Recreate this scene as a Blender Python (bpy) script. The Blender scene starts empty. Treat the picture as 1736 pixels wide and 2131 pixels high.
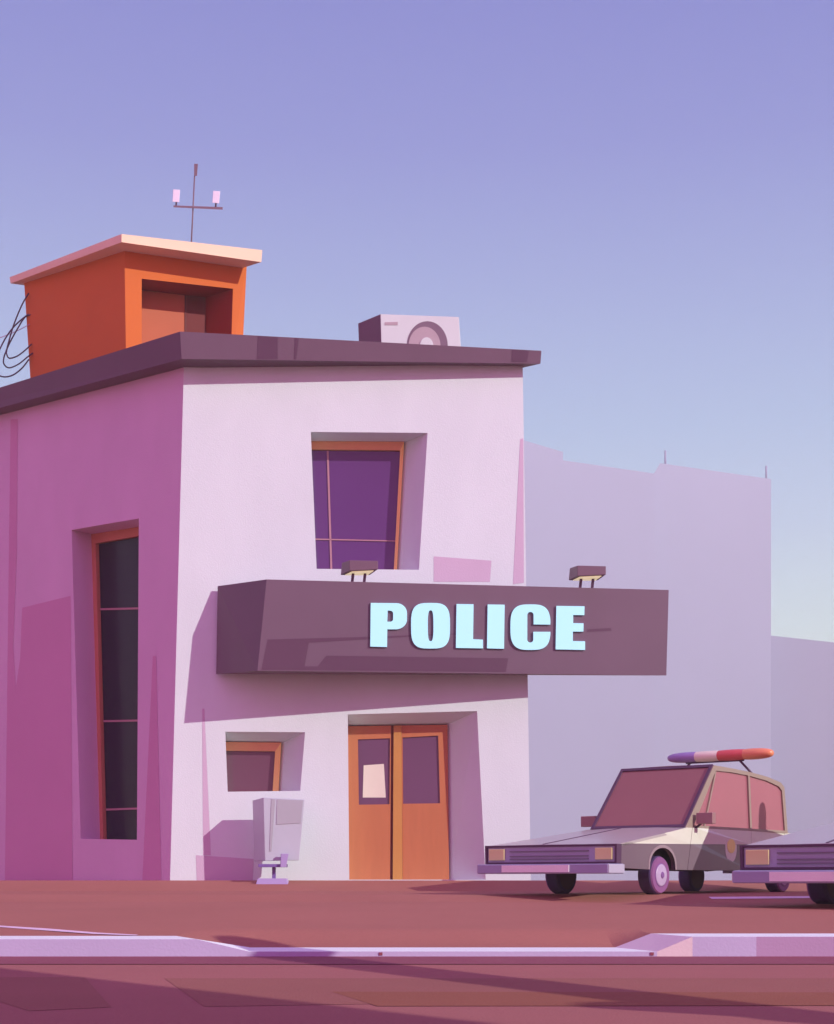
import bpy, bmesh, math, random
from mathutils import Vector, Matrix
from mathutils.geometry import tessellate_polygon
random.seed(4)
C = bpy.context.scene.collection
F, CX, CY, W0 = 3200.0, 868.0, 1832.0, 1736.0      # focal length and horizon of the view, in picture units

# ------------------------------------------------------------------ maths
def lin(c):
    c /= 255.0
    return c / 12.92 if c <= .04045 else ((c + .055) / 1.055) ** 2.4
def ray(u, v): return Vector(((u - CX) / F, 1.0, (CY - v) / F))
def P(u, v, D): return ray(u, v) * D
def plane_hit(u, v, p0, n):
    r = ray(u, v)
    return r * (p0.dot(n) / r.dot(n))
PROF = [(11.24, -.405), (14, -.285), (16.8, -.237), (17.5, -.166), (21.4, -.15), (22.55, -.004), (30, -.02), (60, -.3), (2500, -.6)]
def zg(D):
    if D <= PROF[0][0]: return PROF[0][1]
    for (a, za), (b, zb) in zip(PROF, PROF[1:]):
        if D <= b: return za + (zb - za) * (D - a) / (b - a)
    return PROF[-1][1]
def G(u, v):
    r = ray(u, v); lo, hi = 11.24, 22.5
    for _ in range(60):
        m = (lo + hi) / 2
        if r.z * m < zg(m): lo, hi = lo, m
        else: lo = m
    return r * lo

# ------------------------------------------------------------------ materials
def mat(name, rgb, rough=.7, var=.06, scale=1.5, bump=0.0, bscale=40.0, spec=.3, metal=0.0, coat=0.0, emit=0.0, fine=0.0, stretch=(1, 1, 1)):
    m = bpy.data.materials.new(name); m.use_nodes = True
    nt = m.node_tree; nd = nt.nodes; ln = nt.links
    b = nd['Principled BSDF']
    col = tuple(lin(c) for c in rgb) + (1,)
    b.inputs['Roughness'].default_value = rough
    b.inputs['Metallic'].default_value = metal
    b.inputs['Specular IOR Level'].default_value = spec
    b.inputs['Coat Weight'].default_value = coat
    tc = nd.new('ShaderNodeTexCoord')
    mp = nd.new('ShaderNodeMapping'); mp.inputs['Scale'].default_value = stretch
    ln.new(tc.outputs['Object'], mp.inputs['Vector'])
    n1 = nd.new('ShaderNodeTexNoise'); n1.inputs['Scale'].default_value = scale; n1.inputs['Detail'].default_value = 6; n1.inputs['Roughness'].default_value = .62
    ln.new(mp.outputs['Vector'], n1.inputs['Vector'])
    mr = nd.new('ShaderNodeMapRange'); mr.inputs['From Min'].default_value = .3; mr.inputs['From Max'].default_value = .7
    mr.inputs['To Min'].default_value = 1 - var; mr.inputs['To Max'].default_value = 1 + var
    ln.new(n1.outputs['Fac'], mr.inputs['Value'])
    fac = mr.outputs['Result']
    if fine:
        n2 = nd.new('ShaderNodeTexNoise'); n2.inputs['Scale'].default_value = bscale; n2.inputs['Detail'].default_value = 3
        ln.new(tc.outputs['Object'], n2.inputs['Vector'])
        m2 = nd.new('ShaderNodeMapRange'); m2.inputs['From Min'].default_value = .3; m2.inputs['From Max'].default_value = .7
        m2.inputs['To Min'].default_value = 1 - fine; m2.inputs['To Max'].default_value = 1 + fine
        ln.new(n2.outputs['Fac'], m2.inputs['Value'])
        mm = nd.new('ShaderNodeMath'); mm.operation = 'MULTIPLY'
        ln.new(fac, mm.inputs[0]); ln.new(m2.outputs['Result'], mm.inputs[1]); fac = mm.outputs[0]
    vm = nd.new('ShaderNodeVectorMath'); vm.operation = 'SCALE'; vm.inputs[0].default_value = col[:3]
    ln.new(fac, vm.inputs['Scale']); ln.new(vm.outputs['Vector'], b.inputs['Base Color'])
    if bump:
        n3 = nd.new('ShaderNodeTexNoise'); n3.inputs['Scale'].default_value = bscale; n3.inputs['Detail'].default_value = 4
        ln.new(tc.outputs['Object'], n3.inputs['Vector'])
        bp = nd.new('ShaderNodeBump'); bp.inputs['Strength'].default_value = bump; bp.inputs['Distance'].default_value = .01
        ln.new(n3.outputs['Fac'], bp.inputs['Height']); ln.new(bp.outputs['Normal'], b.inputs['Normal'])
    if emit:
        b.inputs['Emission Color'].default_value = col; b.inputs['Emission Strength'].default_value = emit
    return m
def glass(name, rgb, see=.0, rough=.12, tint=(200, 150, 160), spec=.5):
    m = mat(name, rgb, rough=rough, var=.03, spec=spec)
    if see:
        nt = m.node_tree; nd = nt.nodes; ln = nt.links
        t = nd.new('ShaderNodeBsdfTransparent'); t.inputs['Color'].default_value = tuple(lin(c) for c in tint) + (1,)
        mx = nd.new('ShaderNodeMixShader'); mx.inputs['Fac'].default_value = see
        ln.new(nd['Principled BSDF'].outputs['BSDF'], mx.inputs[1]); ln.new(t.outputs['BSDF'], mx.inputs[2])
        ln.new(mx.outputs['Shader'], nd['Material Output'].inputs['Surface'])
    return m
M = {
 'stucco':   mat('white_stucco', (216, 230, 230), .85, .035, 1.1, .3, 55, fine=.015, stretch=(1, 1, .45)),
 'stucco_stain': mat('stained_stucco', (204, 184, 204), .85, .03, .8, .25, 55, fine=.012),
 'mauve':    mat('shade_tinted_stucco', (214, 184, 210), .85, .045, 1.1, .3, 55, fine=.015, stretch=(1, 1, .45)),  # white stucco with the side wall's shade mixed into its colour
 'mauve_stain': mat('stained_shade_tinted_stucco', (204, 152, 186), .85, .03, .8, .25, 55, fine=.015),
 'slab':     mat('roof_slab_paint', (108, 84, 100), .6, .05, 1.2, .12, 40),
 'slab_stain': mat('roof_slab_stain', (90, 60, 82), .6, .04, 1.2),
 'orange':   mat('orange_plaster', (210, 112, 50), .8, .04, 1.0, .2, 50, fine=.012),
 'hut_dark': mat('hut_recess_dark_red', (150, 42, 38), .7, .03, 1.5),
 'cream':    mat('cream_roof_paint', (244, 220, 184), .65, .03, 1.5),
 'tan':      mat('tan_door_panel', (190, 104, 70), .6, .04, 2),
 'hutred':   mat('dull_red_door_panel', (112, 40, 38), .6, .04, 2),
 'frame':    mat('orange_window_frame', (204, 130, 108), .5, .04, 2),
 'frame_front': mat('yellow_window_frame', (232, 166, 118), .5, .04, 2),
 'lit_jamb':     mat('sunlit_jamb_paint', (255, 214, 128), .5, .03, 2),  # yellow stands for sunlight painted on the frame's right edge
 'bar':      mat('pale_glazing_bar', (176, 128, 140), .5, .03, 3),
 'pane':     glass('violet_window_glass', (92, 54, 112), rough=.08),
 'pane_side': glass('dark_window_glass', (40, 18, 50), rough=.2, spec=.2),
 'pane_low': glass('brown_window_glass', (104, 66, 84), rough=.1),
 'door':     mat('orange_door_paint', (188, 116, 78), .45, .05, 2, stretch=(6, 6, .6)),
 'doorpost': mat('ochre_door_post', (196, 140, 76), .45, .04, 2),
 'doorgap':  mat('dark_door_gap', (110, 52, 48), .6, .03, 2),
 'doorglass': glass('violet_door_glass', (104, 70, 100), rough=.1),
 'paper':    mat('plain_paper', (226, 218, 202), .9, .02, 4),
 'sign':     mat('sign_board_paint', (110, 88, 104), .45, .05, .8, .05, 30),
 'sign_stripe': mat('sign_board_stripe', (92, 62, 84), .5, .04, .8),
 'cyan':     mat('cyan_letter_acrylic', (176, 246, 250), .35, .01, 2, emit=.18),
 'lamp_case': mat('floodlight_case', (118, 94, 108), .5, .04, 4),
 'lens':     mat('floodlight_lens', (250, 236, 190), .3, .0, 2, emit=.55),
 'dark_metal': mat('dark_purple_metal', (84, 56, 86), .45, .05, 5, spec=.4),
 'brown_metal': mat('dull_brown_metal', (124, 100, 112), .45, .05, 5, spec=.4),
 'white_plastic': mat('white_plastic', (232, 226, 240), .4, .02, 4),
 'ac_white': mat('cooler_casing', (208, 216, 214), .45, .03, 3),
 'ac_grey':  mat('cooler_dark_ring', (122, 100, 116), .5, .03, 3),
 'ac_mid':   mat('cooler_fan', (176, 158, 164), .5, .03, 3),
 'box_metal': mat('pale_grey_metal', (186, 196, 204), .4, .04, 2, spec=.5),
 'box_panel': mat('grey_panel', (172, 176, 182), .45, .03, 2),
 'stand':    mat('violet_stand_paint', (124, 100, 166), .45, .04, 4),
 'stand_light': mat('pale_violet_stand_paint', (172, 158, 204), .45, .03, 4),
 'ground':   mat('brick_red_tarmac', (170, 112, 98), .9, .05, .5, .35, 60, spec=.15, fine=.05),
 'road':     mat('red_brown_asphalt', (166, 106, 100), .9, .05, .5, .4, 70, spec=.15, fine=.05),
 'road_patch': mat('brown_asphalt_patch', (156, 101, 90), .9, .05, .7, .4, 70, spec=.15, fine=.05),
 'road_patch2': mat('ochre_asphalt_patch', (150, 94, 74), .9, .05, .7, .4, 70, spec=.15, fine=.05),
 'kerb_shade':   mat('kerb_shade_and_slot_tone', (142, 76, 88), .85, .05, 1, .3, 50, fine=.03),
 'kerb':     mat('lilac_kerb_stone', (188, 178, 208), .75, .03, 1.2, .2, 50, fine=.015),
 'kerb_top': mat('white_kerb_top', (238, 246, 240), .7, .03, 2, .15, 50),
 'kerb_lit': mat('lit_ramp_kerb_stone', (222, 204, 206), .75, .03, 1.2, .2, 50),
 'kerb_dark': mat('rose_kerb_stone', (176, 146, 178), .75, .03, 1.2, .2, 50),
 'line':     mat('white_road_paint', (232, 206, 220), .7, .05, 6),
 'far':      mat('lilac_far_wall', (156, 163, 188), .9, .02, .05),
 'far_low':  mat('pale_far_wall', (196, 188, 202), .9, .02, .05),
 'shadow_caster': mat('shadow_canopy_render', (190, 170, 176), .85, .04, .6),
 # cars
 'car_dark': mat('brown_car_paint', (116, 98, 108), .38, .02, 2, spec=.5, coat=.15),
 'car_white': mat('cream_car_paint', (226, 228, 208), .38, .02, 2, spec=.5, coat=.15),
 'car_hood': mat('mauve_bonnet_paint', (182, 174, 170), .35, .02, 2, spec=.5, coat=.15),
 'car_trim': mat('tan_pillar_paint', (160, 144, 128), .45, .02, 3),
 'car_black': mat('dark_plum_rubber', (88, 62, 86), .6, .03, 4),
 'grille':   mat('violet_grille', (164, 164, 184), .5, .03, 4),
 'slat':     mat('grille_slat', (122, 114, 126), .5, .03, 4),
 'headlight': glass('amber_headlight_glass', (222, 216, 150), rough=.15),
 'bumper':   mat('violet_bumper', (156, 158, 186), .4, .03, 3, spec=.5),
 'bumper_end': mat('pale_bumper_end', (182, 180, 196), .4, .03, 3, spec=.5),
 'plate':    mat('blank_white_plate', (240, 244, 238), .5, .02, 6),
 'tyre':     mat('dark_violet_tyre', (80, 62, 106), .75, .05, 8, .2, 60),
 'tyre_wall': mat('violet_tyre_wall', (142, 90, 140), .6, .04, 8),
 'rim':      mat('pale_wheel_cover', (190, 170, 200), .35, .03, 6, spec=.5),
 'hub':      mat('violet_hub', (134, 92, 150), .4, .03, 6),
 'windscreen': glass('dusky_windscreen_glass', (184, 130, 126), see=.38, rough=.1, tint=(190, 130, 140)),
 'side_glass': glass('pink_side_glass', (214, 144, 156), see=.45, rough=.1, tint=(230, 170, 180)),
 'seat':     mat('plum_seat_cloth', (132, 84, 100), .9, .04, 5),
 'mirror_case': mat('brown_mirror_case', (158, 122, 120), .5, .03, 5),
 'gold':     mat('gold_badge', (252, 244, 140), .4, .03, 6),
 'lamp_blue': mat('violet_lamp_lens', (156, 134, 190), .2, .02, 6, spec=.5),
 'lamp_cream': mat('cream_lamp_lens', (238, 232, 206), .2, .02, 6, spec=.5),
 'lamp_red': mat('red_lamp_lens', (218, 94, 88), .2, .02, 6, spec=.5),
 'lamp_orange': mat('orange_lamp_lens', (238, 150, 106), .2, .02, 6, spec=.5),
 'chrome':   mat('arch_trim', (158, 138, 144), .3, .02, 6, spec=.5),
}

# ------------------------------------------------------------------ mesh building
class MB:
    """collects shapes in one bmesh, with material slots"""
    def __init__(s): s.bm = bmesh.new(); s.mats = []
    def mi(s, m):
        if m not in s.mats: s.mats.append(m)
        return s.mats.index(m)
    def face(s, pts, m):
        vs = [s.bm.verts.new(p) for p in pts]
        f = s.bm.faces.new(vs); f.material_index = s.mi(m); return f
    def quadgrid(s, rows, m):
        vr = [[s.bm.verts.new(p) for p in r] for r in rows]
        for a, b in zip(vr, vr[1:]):
            for i in range(len(a) - 1):
                f = s.bm.faces.new((a[i], a[i + 1], b[i + 1], b[i])); f.material_index = s.mi(m)
    def loft(s, a, b, m, caps=True, side_m=None, tess=False):
        n = len(a)
        va = [s.bm.verts.new(p) for p in a]; vb = [s.bm.verts.new(p) for p in b]
        for i in range(n):
            j = (i + 1) % n
            f = s.bm.faces.new((va[i], va[j], vb[j], vb[i])); f.material_index = s.mi(side_m or m)
        if caps:
            if tess:
                tri = tessellate_polygon([[Vector(p) for p in a]])
                for t in tri:
                    s.bm.faces.new([va[k] for k in t]).material_index = s.mi(m)
                    s.bm.faces.new([vb[k] for k in t]).material_index = s.mi(m)
            else:
                s.bm.faces.new(va).material_index = s.mi(m)
                s.bm.faces.new(vb[::-1]).material_index = s.mi(m)
    def box(s, lo, hi, m, mtx=None):
        x0, y0, z0 = lo; x1, y1, z1 = hi
        a = [Vector((x0, y0, z0)), Vector((x1, y0, z0)), Vector((x1, y0, z1)), Vector((x0, y0, z1))]
        b = [Vector((x0, y1, z0)), Vector((x1, y1, z0)), Vector((x1, y1, z1)), Vector((x0, y1, z1))]
        if mtx: a = [mtx @ p for p in a]; b = [mtx @ p for p in b]
        s.loft(a, b, m)
    def holed(s, outer, holes, m):
        loops = [[Vector(p) for p in outer]] + [[Vector(p) for p in h] for h in holes]
        allp = [p for l in loops for p in l]
        vs = [s.bm.verts.new(p) for p in allp]
        for t in tessellate_polygon(loops):
            f = s.bm.faces.new([vs[k] for k in t]); f.material_index = s.mi(m)
    def ring(s, outer, inner, depth, m, alt=None):
        """frame between two outlines of n points, thickened by the vector depth"""
        n = len(outer); d = Vector(depth)
        o = [s.bm.verts.new(p) for p in outer]; i = [s.bm.verts.new(p) for p in inner]
        o2 = [s.bm.verts.new(Vector(p) + d) for p in outer]; i2 = [s.bm.verts.new(Vector(p) + d) for p in inner]
        for k in range(n):
            j = (k + 1) % n
            for q in ((o[k], o[j], i[j], i[k]), (o2[j], o2[k], i2[k], i2[j]), (i[k], i[j], i2[j], i2[k]), (o[j], o[k], o2[k], o2[j])):
                s.bm.faces.new(q).material_index = s.mi(alt if alt and k == 1 else m)
    def tube(s, pts, r, m, seg=8, r2=None):
        pts = [Vector(p) for p in pts]; rings = []
        n = len(pts); up = None
        for k, p in enumerate(pts):
            t = (pts[min(k + 1, n - 1)] - pts[max(k - 1, 0)]).normalized()
            if up is None:
                up = Vector((0, 0, 1)) if abs(t.z) < .9 else Vector((1, 0, 0))
            x = t.cross(up).normalized(); y = x.cross(t).normalized(); up = y
            rr = r if r2 is None else r + (r2 - r) * k / (n - 1)
            rings.append([s.bm.verts.new(p + (x * math.cos(a) + y * math.sin(a)) * rr) for a in [2 * math.pi * q / seg for q in range(seg)]])
        for a, b in zip(rings, rings[1:]):
            for q in range(seg):
                f = s.bm.faces.new((a[q], a[(q + 1) % seg], b[(q + 1) % seg], b[q])); f.material_index = s.mi(m); f.smooth = seg > 5
        s.bm.faces.new(rings[0][::-1]).material_index = s.mi(m); s.bm.faces.new(rings[-1]).material_index = s.mi(m)
    def lathe(s, prof, c, ax, m, seg=32):
        """prof: (along axis, radius, material) list; ax = axis direction"""
        ax = Vector(ax).normalized(); u = ax.orthogonal().normalized(); w = ax.cross(u); c = Vector(c); rings = []
        for h, r, _ in prof:
            rings.append([s.bm.verts.new(c + ax * h + (u * math.cos(a) + w * math.sin(a)) * max(r, 1e-4)) for a in [2 * math.pi * k / seg for k in range(seg)]])
        for q, (a, b) in enumerate(zip(rings, rings[1:])):
            for k in range(seg):
                f = s.bm.faces.new((a[k], a[(k + 1) % seg], b[(k + 1) % seg], b[k])); f.material_index = s.mi(prof[q + 1][2] or m); f.smooth = False
        s.bm.faces.new(rings[0][::-1]).material_index = s.mi(prof[0][2] or m); s.bm.faces.new(rings[-1]).material_index = s.mi(prof[-1][2] or m)
    def ellipsoid(s, c, rx, ry, rz, m, nu=24, nv=14):
        c = Vector(c); rows = []
        for i in range(1, nv):
            t = math.pi * i / nv
            rows.append([s.bm.verts.new(c + Vector((rx * math.cos(t), ry * math.sin(t) ** .6 * math.cos(a), rz * math.sin(t) ** .6 * math.sin(a)))) for a in [2 * math.pi * k / nu for k in range(nu)]])
        p0 = s.bm.verts.new(c + Vector((rx, 0, 0))); p1 = s.bm.verts.new(c - Vector((rx, 0, 0)))
        fs = []
        for a, b in zip(rows, rows[1:]):
            for k in range(nu): fs.append(s.bm.faces.new((a[k], a[(k + 1) % nu], b[(k + 1) % nu], b[k])))
        for k in range(nu):
            fs.append(s.bm.faces.new((p0, rows[0][(k + 1) % nu], rows[0][k]))); fs.append(s.bm.faces.new((p1, rows[-1][k], rows[-1][(k + 1) % nu])))
        for f in fs: f.material_index = s.mi(m); f.smooth = True
    def build(s, name, parent=None, bevel=0.0, local=False, smooth=None, recalc=True):
        if recalc: bmesh.ops.recalc_face_normals(s.bm, faces=s.bm.faces[:])
        me = bpy.data.meshes.new(name)
        root = parent
        while root is not None and root.parent is not None: root = root.parent
        if root is not None and not local:
            off = root.location.copy()
            for v in s.bm.verts: v.co -= off
        s.bm.to_mesh(me); s.bm.free()
        for m in s.mats: me.materials.append(M[m])
        o = bpy.data.objects.new(name, me); C.objects.link(o)
        if parent is not None: o.parent = parent
        if bevel:
            b = o.modifiers.new('bevel', 'BEVEL'); b.width = bevel; b.segments = 2; b.limit_method = 'ANGLE'; b.angle_limit = math.radians(40)
        return o
def empty(name, loc, label, cat, group=None):
    o = bpy.data.objects.new(name, None); o.empty_display_size = .3; C.objects.link(o); o.location = loc
    return tag(o, label, cat, group)
def tag(o, label, cat, group=None):
    o['label'] = label; o['category'] = cat
    if group: o['group'] = group
    return o
def struct(o): o['kind'] = 'structure'; return o

# ================================================================== SETTING
# ---- ground: one sheet, forecourt in front of the station, dropped where the drive crosses the kerb
YK, YB, ZR = 10.6, 11.24, -.53          # kerb face, kerb back, road level
ZL, ZD, ZRR = -.4075, -.492, -.39       # kerb top: raised piece, dropped piece, raised piece
xl0, xl1 = -1.76, -1.22                  # ramps (kerb back)
xr0, xr1 = 1.447, 1.71
def zfore(X, D):
    zz = zg(D)
    if X <= xl0: k = 0
    elif X < xl1: k = (X - xl0) / (xl1 - xl0)
    elif X <= xr0: k = 1
    elif X < xr1: k = (xr1 - X) / (xr1 - xr0)
    else: k = 0
    edge = ZL if X < 0 else ZRR
    base = edge + (ZD - edge) * k
    t = min(max((D - YB) / .72, 0), 1); t = t * t * (3 - 2 * t)
    return base + (zz - base) * t if D < 15 else zz
xs = [-1500, -300, -60, -20, -8, -4, xl0, -1.5, xl1, -.6, .4, xr0, 1.58, xr1, 3, 5, 8, 14, 20, 60, 300, 1500]
ds = [YB, 11.33, 11.42, 11.51, 11.6, 11.69, 11.78, 11.87, 11.96, 12.14, 12.5, 13, 13.5, 14, 14.5, 15, 16, 16.8, 17.15, 17.5, 19, 21.4, 21.8, 22.2, 22.55, 25, 30, 60, 200, 2500]
g = MB()
rows = [[Vector((x, -300, ZR - .02)) for x in xs], [Vector((x, YB - .05, ZR - .02)) for x in xs]]
rows += [[Vector((x, d, zfore(x, d))) for x in xs] for d in ds]
g.quadgrid(rows, 'ground'); struct(g.build('ground', recalc=True))
# ---- road sheet with resurfaced patches
r = MB(); r.quadgrid([[Vector((x, y, ZR)) for x in (-200, -30, -10, 0, 10, 30, 200)] for y in (-12, 0, 5, 10.3)], 'road')
def road(u, v, dz): D = (ZR + dz) * F / (CY - v); return P(u, v, D)
for k, (pts, m) in enumerate([([(342, 2036), (1990, 2036), (2400, 2064), (425, 2095)], 'road_patch'),
                              ([(690, 2064), (2100, 2066), (2300, 2092), (785, 2094)], 'road_patch2'),
                              ([(-160, 2034), (176, 2034), (232, 2096), (60, 2104)], 'road_patch')]):
    r.face([road(u, v, (.0015, .0023, .0015)[k]) for u, v in pts], m)
struct(r.build('road'))
gt = MB(); gt.quadgrid([[Vector((x, y, ZR + .004)) for x in (-200, -20, 0, 20, 200)] for y in (9.64, YK)], 'kerb_shade'); struct(gt.build('kerb_shade'))  # dark strip painted as the kerb's shadow on the road
# ---- kerb: raised, ramped down across the drive, raised again; top face whiter than the front
kb = MB()
xk = [(-60, ZL, -60), (-12, ZL, -12), (-1.52, ZL, xl0), (-1.16, ZD, xl1), (0, ZD, 0), (1.656, ZD, xr0), (1.90, ZRR, xr1), (2.34, ZRR, 2.36), (12, ZRR, 12.4), (60, ZRR, 60)]
face_m = ['kerb', 'kerb', 'kerb', 'kerb', 'kerb', 'kerb_lit', 'kerb', 'kerb_dark', 'kerb_dark']
for k in range(len(xk) - 1):
    (xa, za, ba), (xb, zb, bb) = xk[k], xk[k + 1]
    f0, f1 = Vector((xa, YK, ZR)), Vector((xb, YK, ZR))
    a, b = Vector((xa, YK, za)), Vector((xb, YK, zb))
    c, d = Vector((ba, YB, za)), Vector((bb, YB, zb))
    am, bm_ = a + (c - a) * .04, b + (d - b) * .04
    kb.face([f0, f1, b, a], face_m[k])
    kb.face([a, b, d, c], 'kerb_lit' if k == 5 else 'kerb_top')  # ramp end painted in a sunlit tone, front face too
    kb.face([c, d, Vector((bb, YB, ZR - .1)), Vector((ba, YB, ZR - .1))], 'kerb')
for X in (-.25, 1.62):                                     # drain slots in the dropped piece
    kb.box((X - .012, YK - .006, ZR + .012), (X + .012, YK + .01, ZR + .032), 'kerb_shade')
bmesh.ops.remove_doubles(kb.bm, verts=kb.bm.verts[:], dist=.0005)
struct(kb.build('kerb', recalc=True))
# ---- painted lines on the forecourt
def ground_strip(name, pts, w, m='line'):
    s = MB(); top, bot = [], []
    for u, v in pts:
        p = G(u, v); top.append(Vector((p.x, p.y + w / 2, zfore(p.x, p.y + w / 2) + .004))); bot.append(Vector((p.x, p.y - w / 2, zfore(p.x, p.y - w / 2) + .004)))
    s.quadgrid([bot, top], m); return struct(s.build(name))
ground_strip('painted_line', [(-300, 1910), (-150, 1919), (0, 1929), (100, 1935), (200, 1941), (285, 1946)], .13)
ground_strip('parking_line', [(1478, 1869.6), (1560, 1869.0), (1650, 1868.2), (1760, 1867.2), (1900, 1866)], .2)

# ================================================================== POLICE STATION
c_bot, c_top = P(354, 1832, 22.86), P(383, 756, 22.86)
fh = Vector((1, .02, 0)).normalized(); fn = Vector((-.02, 1, 0)).normalized()         # front wall: along, inward
sh = Vector((-1, .86, 0)).normalized(); sn = sh.cross((c_top - c_bot).normalized()).normalized()
if sn.y < 0: sn = -sn                                                                   # side wall: along, inward
def FW(u, v, d=0.0): return plane_hit(u, v, c_bot + fn * d, fn)
def SW(u, v, d=0.0): return plane_hit(u, v, c_bot + sn * d, sn)
ZB = -.5
def down(p, q): t = (ZB - p.z) / (q.z - p.z); return p + (q - p) * t                    # extend an edge below the ground
st = empty('police_station', (c_bot.x + 2.5, c_bot.y, 0), 'two-storey white flat-roofed station with a shade-tinted mauve side, recessed windows and orange double door', 'building')
# outlines (seen outline of each opening, outline of its set-back end)
UW_O = [(647, 899), (890, 901), (872, 1186), (659, 1184)]; UW_B = [(636, 921), (841, 922), (825.5, 1199), (648, 1197)]
LW_O = [(469, 1523), (635, 1524), (625, 1646), (474, 1648)]; LW_B = [(460, 1545), (586, 1546.5), (580, 1652), (464, 1654)]
DR_O = [(724, 1487), (993, 1480), (1011, 1831), (727, 1831)]; DR_B = [(722, 1511.5), (931, 1508.5), (935, 1831.5), (724, 1831.5)]
SD_O = [(149, 1103), (289, 1079), (285, 1748), (168, 1746)]; SD_B = [(197, 1113.5), (304, 1097), (300, 1757), (216, 1757)]
DEP = .46
def wall_part(name, S, outer, opens, stains, m, ms):
    w = MB()
    w.holed(outer, [[S(u, v) for u, v in o] for o, b, d in opens], m)
    for o, b, d in opens:
        n = len(o); A = [S(u, v) for u, v in o]; B = [S(u, v, d) for u, v in b]
        for i in range(n): w.face([A[i], A[(i + 1) % n], B[(i + 1) % n], B[i]], m)
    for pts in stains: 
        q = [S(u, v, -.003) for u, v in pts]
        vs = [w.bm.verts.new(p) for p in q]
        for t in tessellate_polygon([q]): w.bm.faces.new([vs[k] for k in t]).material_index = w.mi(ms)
    return w.build(name, st, recalc=False)
ftl, ftr = FW(383, 752), FW(1088, 762); fbl, fbr = FW(354, 1832), FW(1105, 1832)
front_outer = [down(ftl, fbl), down(ftr, fbr), ftr, ftl]
front_stains = [[(903, 1158), (1023, 1167), (1020, 1211), (903, 1211)], [(1083, 914), (1089.3, 912), (1090.5, 1213), (1068, 1216)],
                [(421, 1475), (425.5, 1475), (439, 1780), (423, 1780)], [(408, 1780), (528, 1788), (526, 1840), (410, 1840)]]
wall_part('front_wall', FW, front_outer, [(UW_O, UW_B, DEP), (LW_O, LW_B, DEP), (DR_O, DR_B, DEP)], front_stains, 'stucco', 'stucco_stain')
stl, stl0 = SW(-330, 922), SW(-330, 1832)
side_outer = [down(ftl, fbl), ftl, SW(5, 846), stl, Vector((stl0.x, stl0.y, ZB))]
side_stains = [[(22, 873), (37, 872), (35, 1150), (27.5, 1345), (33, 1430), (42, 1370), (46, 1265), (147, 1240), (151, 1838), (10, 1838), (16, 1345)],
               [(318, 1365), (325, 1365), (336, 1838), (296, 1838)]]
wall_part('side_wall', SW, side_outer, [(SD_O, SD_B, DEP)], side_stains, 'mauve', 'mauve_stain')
bl, br = Vector((stl.x + 2.5, stl.y + 5.5, 0)), Vector((fbr.x + .4, fbr.y + 7.5, 0))
rear = MB()
ring_b = [Vector((stl0.x, stl0.y, ZB)), Vector((bl.x, bl.y, ZB)), Vector((br.x, br.y, ZB)), down(ftr, fbr)]
ring_t = [stl, Vector((bl.x, bl.y, 7.9)), Vector((br.x - .15, br.y, 7.68)), ftr]
rear.quadgrid([ring_b, ring_t], 'stucco'); rear.build('rear_wall', st, recalc=False)
# ---- roof slab, thin at the far end, overhanging the walls
A0, A1 = P(375, 690, 22.46), P(378, 747, 22.48)          # nearest corner top / bottom
B0, B1 = P(1127, 730, 22.76), P(1125, 757, 22.77)
E0, E1 = P(1086, 728, 23.12), P(1086, 766, 23.12)
L0, L1 = P(5, 805, 25.45), P(5, 847.5, 25.47)
L0 = A0 + (L0 - A0) * 2.2; L1 = A1 + (L1 - A1) * 2.2
R0, R1 = Vector((br.x - .12, br.y + .25, 7.86)), Vector((br.x - .12, br.y + .25, 7.66))
K0, K1 = Vector((bl.x - .3, bl.y + .25, 8.3)), Vector((bl.x - .3, bl.y + .25, 7.95))
rf = MB(); rf.loft([A0, B0, E0, R0, K0, L0], [A1, B1, E1, R1, K1, L1], 'slab', tess=True)
pn = (B0 - A0).cross(A1 - A0).normalized()
if pn.y > 0: pn = -pn
for pts in [[(537, 699.5), (578, 702), (578, 747), (535, 747)], [(614, 704), (622, 704.5), (617, 747.5), (612, 747.5)], [(1066, 728), (1101, 730), (1097, 753), (1065, 752.5)]]:
    rf.face([plane_hit(u, v, A0 + pn * .004, pn) for u, v in pts], 'slab_stain')
rf.build('roof_slab', st)
# ---- windows
def window(S, nrm, ob, ib, d, fm, pm, bars, name='window', lit_jamb=None):
    o = [S(u, v, d) for u, v in ob]; i = [S(u, v, d) for u, v in ib]
    f = MB(); f.ring([p - nrm * .07 for p in o], [p - nrm * .07 for p in i], nrm * .08, fm, lit_jamb); fo = f.build(name, st, recalc=True)
    p = MB(); p.loft([S(u, v, d - .02) for u, v in ib], [S(u, v, d + .01) for u, v in ib], pm); p.build('pane', fo)
    for a, b, w in bars:
        q = MB(); A, B = S(a[0], a[1], d - .035), S(b[0], b[1], d - .035); t = (B - A).normalized(); s = t.cross(nrm).normalized() * w / 2
        q.loft([A - s, A + s, B + s, B - s], [A - s + nrm * .02, A + s + nrm * .02, B + s + nrm * .02, B - s + nrm * .02], 'bar'); q.build('glazing_bar', fo)
    return fo
window(FW, fn, UW_B, [(641, 937.5), (833, 939.5), (819.5, 1194), (650, 1193)], DEP, 'frame_front', 'pane', [((682, 938), (690, 1193), .028), ((652, 1122), (824, 1126), .018)], lit_jamb='lit_jamb')
window(FW, fn, LW_B, [(462, 1563), (573.5, 1564.5), (568, 1650), (466, 1651)], DEP, 'frame_front', 'pane_low', [], lit_jamb='lit_jamb')
window(SW, sn, SD_B, [(206, 1132.5), (301, 1116), (297, 1754), (222.5, 1754)], DEP, 'frame', 'pane_side', [((208, 1268), (300, 1266), .03), ((215, 1501), (299, 1499.5), .03), ((220, 1685), (298, 1682.5), .03)])
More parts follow.
